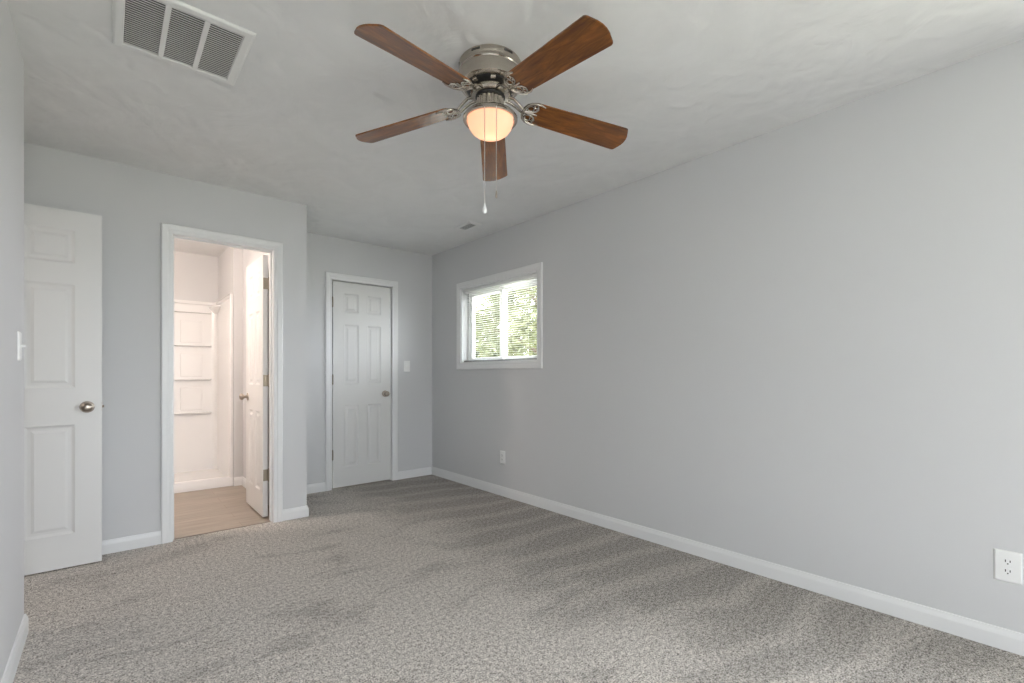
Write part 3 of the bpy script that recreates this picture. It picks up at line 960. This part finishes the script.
# ------------------------------------------------------------------ ceiling vents
GX0, GX1, GY0, GY1 = 0.014, 0.442, 2.047, 2.474
gv = thing('return_air_grille', 'large square white return air grille on the ceiling near the left wall', 'ceiling vent', ((GX0 + GX1) / 2, (GY0 + GY1) / 2, ZC))
GW, GH = (GX1 - GX0) / 2, (GY1 - GY0) / 2
FL = 0.036
bm = bmesh.new()
prof = [(0, -0.0006), (0, -0.004), (0.004, -0.009), (0.010, -0.011), (FL - 0.003, -0.011), (FL, -0.008), (FL, -0.0006)]
rows = []
for sx, sy in ((-1, -1), (1, -1), (1, 1), (-1, 1)):
    rows.append([bm.verts.new((sx * (GW - w), sy * (GH - w), z)) for w, z in prof])
for p in range(4):
    a, b = rows[p], rows[(p + 1) % 4]
    for i in range(len(prof)):
        j = (i + 1) % len(prof)
        bm.faces.new((a[i], a[j], b[j], b[i]))
obj('grille_frame', bm, M['vent_paint'], gv)
IW, IH = GW - FL, GH - FL
bm = bmesh.new(); box(bm, -IW, IW, -IH, IH, -0.0020, -0.0006); obj('duct_shade', bm, M['dark'], gv)
bm = bmesh.new()
for fx in (-1 / 3, 1 / 3): box(bm, fx * IW - 0.009, fx * IW + 0.009, -IH, IH, -0.0115, -0.0025, 0.001)
obj('grille_bars', bm, M['vent_paint'], gv)
bm = bmesh.new()
ns = 26
for k in range(ns):
    y = -IH + (k + 0.5) * 2 * IH / ns
    for c0_, c1_ in ((-IW + 0.001, -IW / 3 - 0.0095), (-IW / 3 + 0.0095, IW / 3 - 0.0095), (IW / 3 + 0.0095, IW - 0.001)):
        # slanted louvre blade
        p = [(y + 0.0026, -0.0030), (y - 0.0046, -0.0095), (y - 0.0010, -0.0100), (y + 0.0056, -0.0030)]
        a = [bm.verts.new((c0_, yy, zz)) for yy, zz in p]; b = [bm.verts.new((c1_, yy, zz)) for yy, zz in p]
        for i in range(4):
            j = (i + 1) % 4
            bm.faces.new((a[i], a[j], b[j], b[i]))
        bm.faces.new(a); bm.faces.new(b)
obj('louvres', bm, M['vent_paint'], gv)

rg = thing('ceiling_register', 'small white supply register on the ceiling near the far right corner', 'ceiling vent', (2.447, 3.47, ZC))
RW, RH = 0.072, 0.125
bm = bmesh.new()
prof = [(0, -0.0006), (0.001, -0.003), (0.008, -0.008), (0.036, -0.009), (0.038, -0.006), (0.038, -0.0006)]
rows = []
for sx, sy in ((-1, -1), (1, -1), (1, 1), (-1, 1)):
    rows.append([bm.verts.new((sx * (RW - w), sy * (RH - w), z)) for w, z in prof])
for p in range(4):
    a, b = rows[p], rows[(p + 1) % 4]
    for i in range(len(prof)):
        j = (i + 1) % len(prof)
        bm.faces.new((a[i], a[j], b[j], b[i]))
obj('register_frame', bm, M['vent_paint'], rg)
bm = bmesh.new(); box(bm, -RW + 0.038, RW - 0.038, -RH + 0.038, RH - 0.038, -0.0020, -0.0006); obj('duct_shade', bm, M['pale_shade'], rg)
bm = bmesh.new()
for k in range(5):
    x = -RW + 0.038 + (k + 0.5) * (2 * (RW - 0.038)) / 5
    p = [(x + 0.001, -0.0025), (x - 0.004, -0.0085), (x - 0.0005, -0.0085), (x + 0.0045, -0.0025)]
    a = [bm.verts.new((xx, -RH + 0.039, zz)) for xx, zz in p]; b = [bm.verts.new((xx, RH - 0.039, zz)) for xx, zz in p]
    for i in range(4):
        j = (i + 1) % 4
        bm.faces.new((a[i], a[j], b[j], b[i]))
    bm.faces.new(a); bm.faces.new(b)
obj('louvres', bm, M['vent_paint'], rg)

# ------------------------------------------------------------------ switches and outlets (local: plate in xz, facing -y)
def plate_bm(w, h):
    bm = bmesh.new()
    prof = [(0, -0.0003), (0.0005, -0.0025), (0.004, -0.0055), (0.007, -0.006)]
    rows = []
    for sx, sz in ((-1, -1), (1, -1), (1, 1), (-1, 1)):
        rows.append([bm.verts.new((sx * (w / 2 - i), y, sz * (h / 2 - i))) for i, y in prof])
    for p in range(4):
        a, b = rows[p], rows[(p + 1) % 4]
        for i in range(len(prof) - 1): bm.faces.new((a[i], a[i + 1], b[i + 1], b[i]))
    bm.faces.new([r[-1] for r in rows]); bm.faces.new([r[0] for r in rows])
    return bm
def screw(parent, x, z, y=-0.0062):
    bm = bmesh.new(); tube(bm, [(x, y + 0.0008, z), (x, y - 0.0008, z)], 0.003, 10); obj('screw', bm, M['plastic'], parent)

def light_switch(name, label, loc, rotz):
    t = thing(name, label, 'light switch', loc, (0, 0, rotz), 'wall light switches')
    obj('switch_plate', plate_bm(0.072, 0.116), M['plastic'], t)
    bm = bmesh.new(); box(bm, -0.006, 0.006, -0.0075, -0.0058, -0.013, 0.013, 0.0005)
    vs = box(bm, -0.0045, 0.0045, -0.020, -0.006, -0.004, 0.006, 0.001)
    obj('toggle', bm, M['plastic'], t)
    screw(t, 0, 0.030); screw(t, 0, -0.030)
    return t
light_switch('light_switch', 'white toggle switch near the end of the left wall', (XL, 2.735, 1.225), PI / 2)
light_switch('light_switch', 'white toggle switch right of the closed closet door', (2.445, YC, 1.20), 0)

def outlet(name, label, loc, rotz, w=0.074, h=0.118):
    t = thing(name, label, 'outlet', loc, (0, 0, rotz), 'duplex wall outlets')
    obj('outlet_plate', plate_bm(w, h), M['plastic'], t)
    for s in (-1, 1):
        bm = bmesh.new()
        pts = []
        for k in range(24):
            a = 2 * PI * k / 24
            pts.append((0.0172 * math.cos(a), max(-0.0125, min(0.0125, 0.0172 * math.sin(a)))))
        lo = [bm.verts.new((x, -0.0060, z + s * 0.0195)) for x, z in pts]
        hi = [bm.verts.new((x, -0.0078, z + s * 0.0195)) for x, z in pts]
        bm.faces.new(hi); bm.faces.new(lo)
        for i in range(24):
            j = (i + 1) % 24
            bm.faces.new((lo[i], lo[j], hi[j], hi[i]))
        r = obj('receptacle', bm, M['plastic'], t)
        b2 = bmesh.new()
        for x, hh in ((-0.0066, 0.0050), (0.0066, 0.0042)):
            box(b2, x - 0.0015, x + 0.0015, -0.0082, -0.0074, s * 0.0195 + 0.003 - hh, s * 0.0195 + 0.003 + hh)
        tube(b2, [(0, -0.0074, s * 0.0195 - 0.0075), (0, -0.0082, s * 0.0195 - 0.0075)], 0.0026, 10)
        obj('slots', b2, M['slot'], r)
    screw(t, 0, 0)
    return t
outlet('wall_outlet', 'white duplex outlet low on the right wall nearest the right photo edge', (XR, 0.148, 0.338), -PI / 2, 0.080, 0.126)
outlet('wall_outlet', 'white duplex outlet low on the right wall below the small window', (XR, 3.35, 0.352), -PI / 2)

# ------------------------------------------------------------------ outside
bm = bmesh.new()
box(bm, -30, 45, -45, 45, -0.9, -0.5)
tag(obj('ground', bm, M['grass']), 'unseen lawn outside the house, paled to bounce daylight indoors', 'ground', kind='structure')

slab('shading_eave', XR + 0.152, XR + 0.65, YF - 0.15, YC + 0.7, 2.30, 2.42, M['trim'], 'unseen white eave added outside the right wall to shade the window', 'eave')  # unseen overhang added to cut sky light on the window frame

def tree(label, x, y, h, r, leaf, seed, n):
    rnd = random.Random(seed)
    t = thing('leafy_tree', label, 'tree', (x, y, -0.5), (0, 0, 0), 'trees outside the small window')
    bm = bmesh.new()
    tube(bm, [(0, 0, 0), (0.05, 0.03, h * 0.3), (-0.03, 0.08, h * 0.6), (0.02, 0.02, h * 0.85)], [0.16, 0.13, 0.09, 0.03], 10)
    for k in range(7):
        a = k * 2.4; z = h * (0.28 + 0.07 * k)
        tube(bm, [(0, 0, z), (r * 0.35 * math.cos(a), r * 0.35 * math.sin(a), z + h * 0.08), (r * 0.7 * math.cos(a), r * 0.7 * math.sin(a), z + h * 0.12)], [0.06, 0.04, 0.015], 6)
    obj('trunk', bm, M['bark'], t, True, 60)
    bm = bmesh.new()
    clumps = []
    for k in range(46):
        u = rnd.uniform(-1, 1); a = rnd.uniform(0, 2 * PI); q = rnd.uniform(0.45, 0.95)
        s = math.sqrt(max(0, 1 - u * u))
        clumps.append((q * r * s * math.cos(a), q * r * s * math.sin(a), h * 0.56 + q * h * 0.42 * u, rnd.uniform(0.35, 0.75)))
    for k in range(n):
        cx, cy, cz, cr = clumps[k % len(clumps)]
        d = Vector((rnd.gauss(0, 1), rnd.gauss(0, 1), rnd.gauss(0, 1))).normalized() * cr * rnd.uniform(0.3, 1.0)
        p = Vector((cx, cy, cz)) + d
        L = rnd.uniform(0.07, 0.13)
        ax = Vector((rnd.gauss(0, 1), rnd.gauss(0, 1), rnd.gauss(0, 0.7))).normalized()
        sd = ax.cross(Vector((rnd.gauss(0, 1), rnd.gauss(0, 1), rnd.gauss(0, 1)))).normalized()
        up = ax.cross(sd) * L * 0.15
        vs = [bm.verts.new(p - ax * L), bm.verts.new(p + sd * L * 0.45 + up), bm.verts.new(p + ax * L), bm.verts.new(p - sd * L * 0.45 + up)]
        bm.faces.new((vs[0], vs[1], vs[2])); bm.faces.new((vs[0], vs[2], vs[3]))
    obj('foliage', bm, leaf, t)
    return t
tree('bright yellow green tree filling the right pane of the window', 9.4, 9.7, 6.2, 2.0, M['leaf_a'], 3, 9000)
tree('paler green tree behind the left pane of the window', 9.2, 14.7, 5.0, 1.9, M['leaf_b'], 5, 10000)
tree('tree farther off between the other two beyond the window', 14.5, 16.6, 6.0, 2.5, M['leaf_a'], 8, 8000)
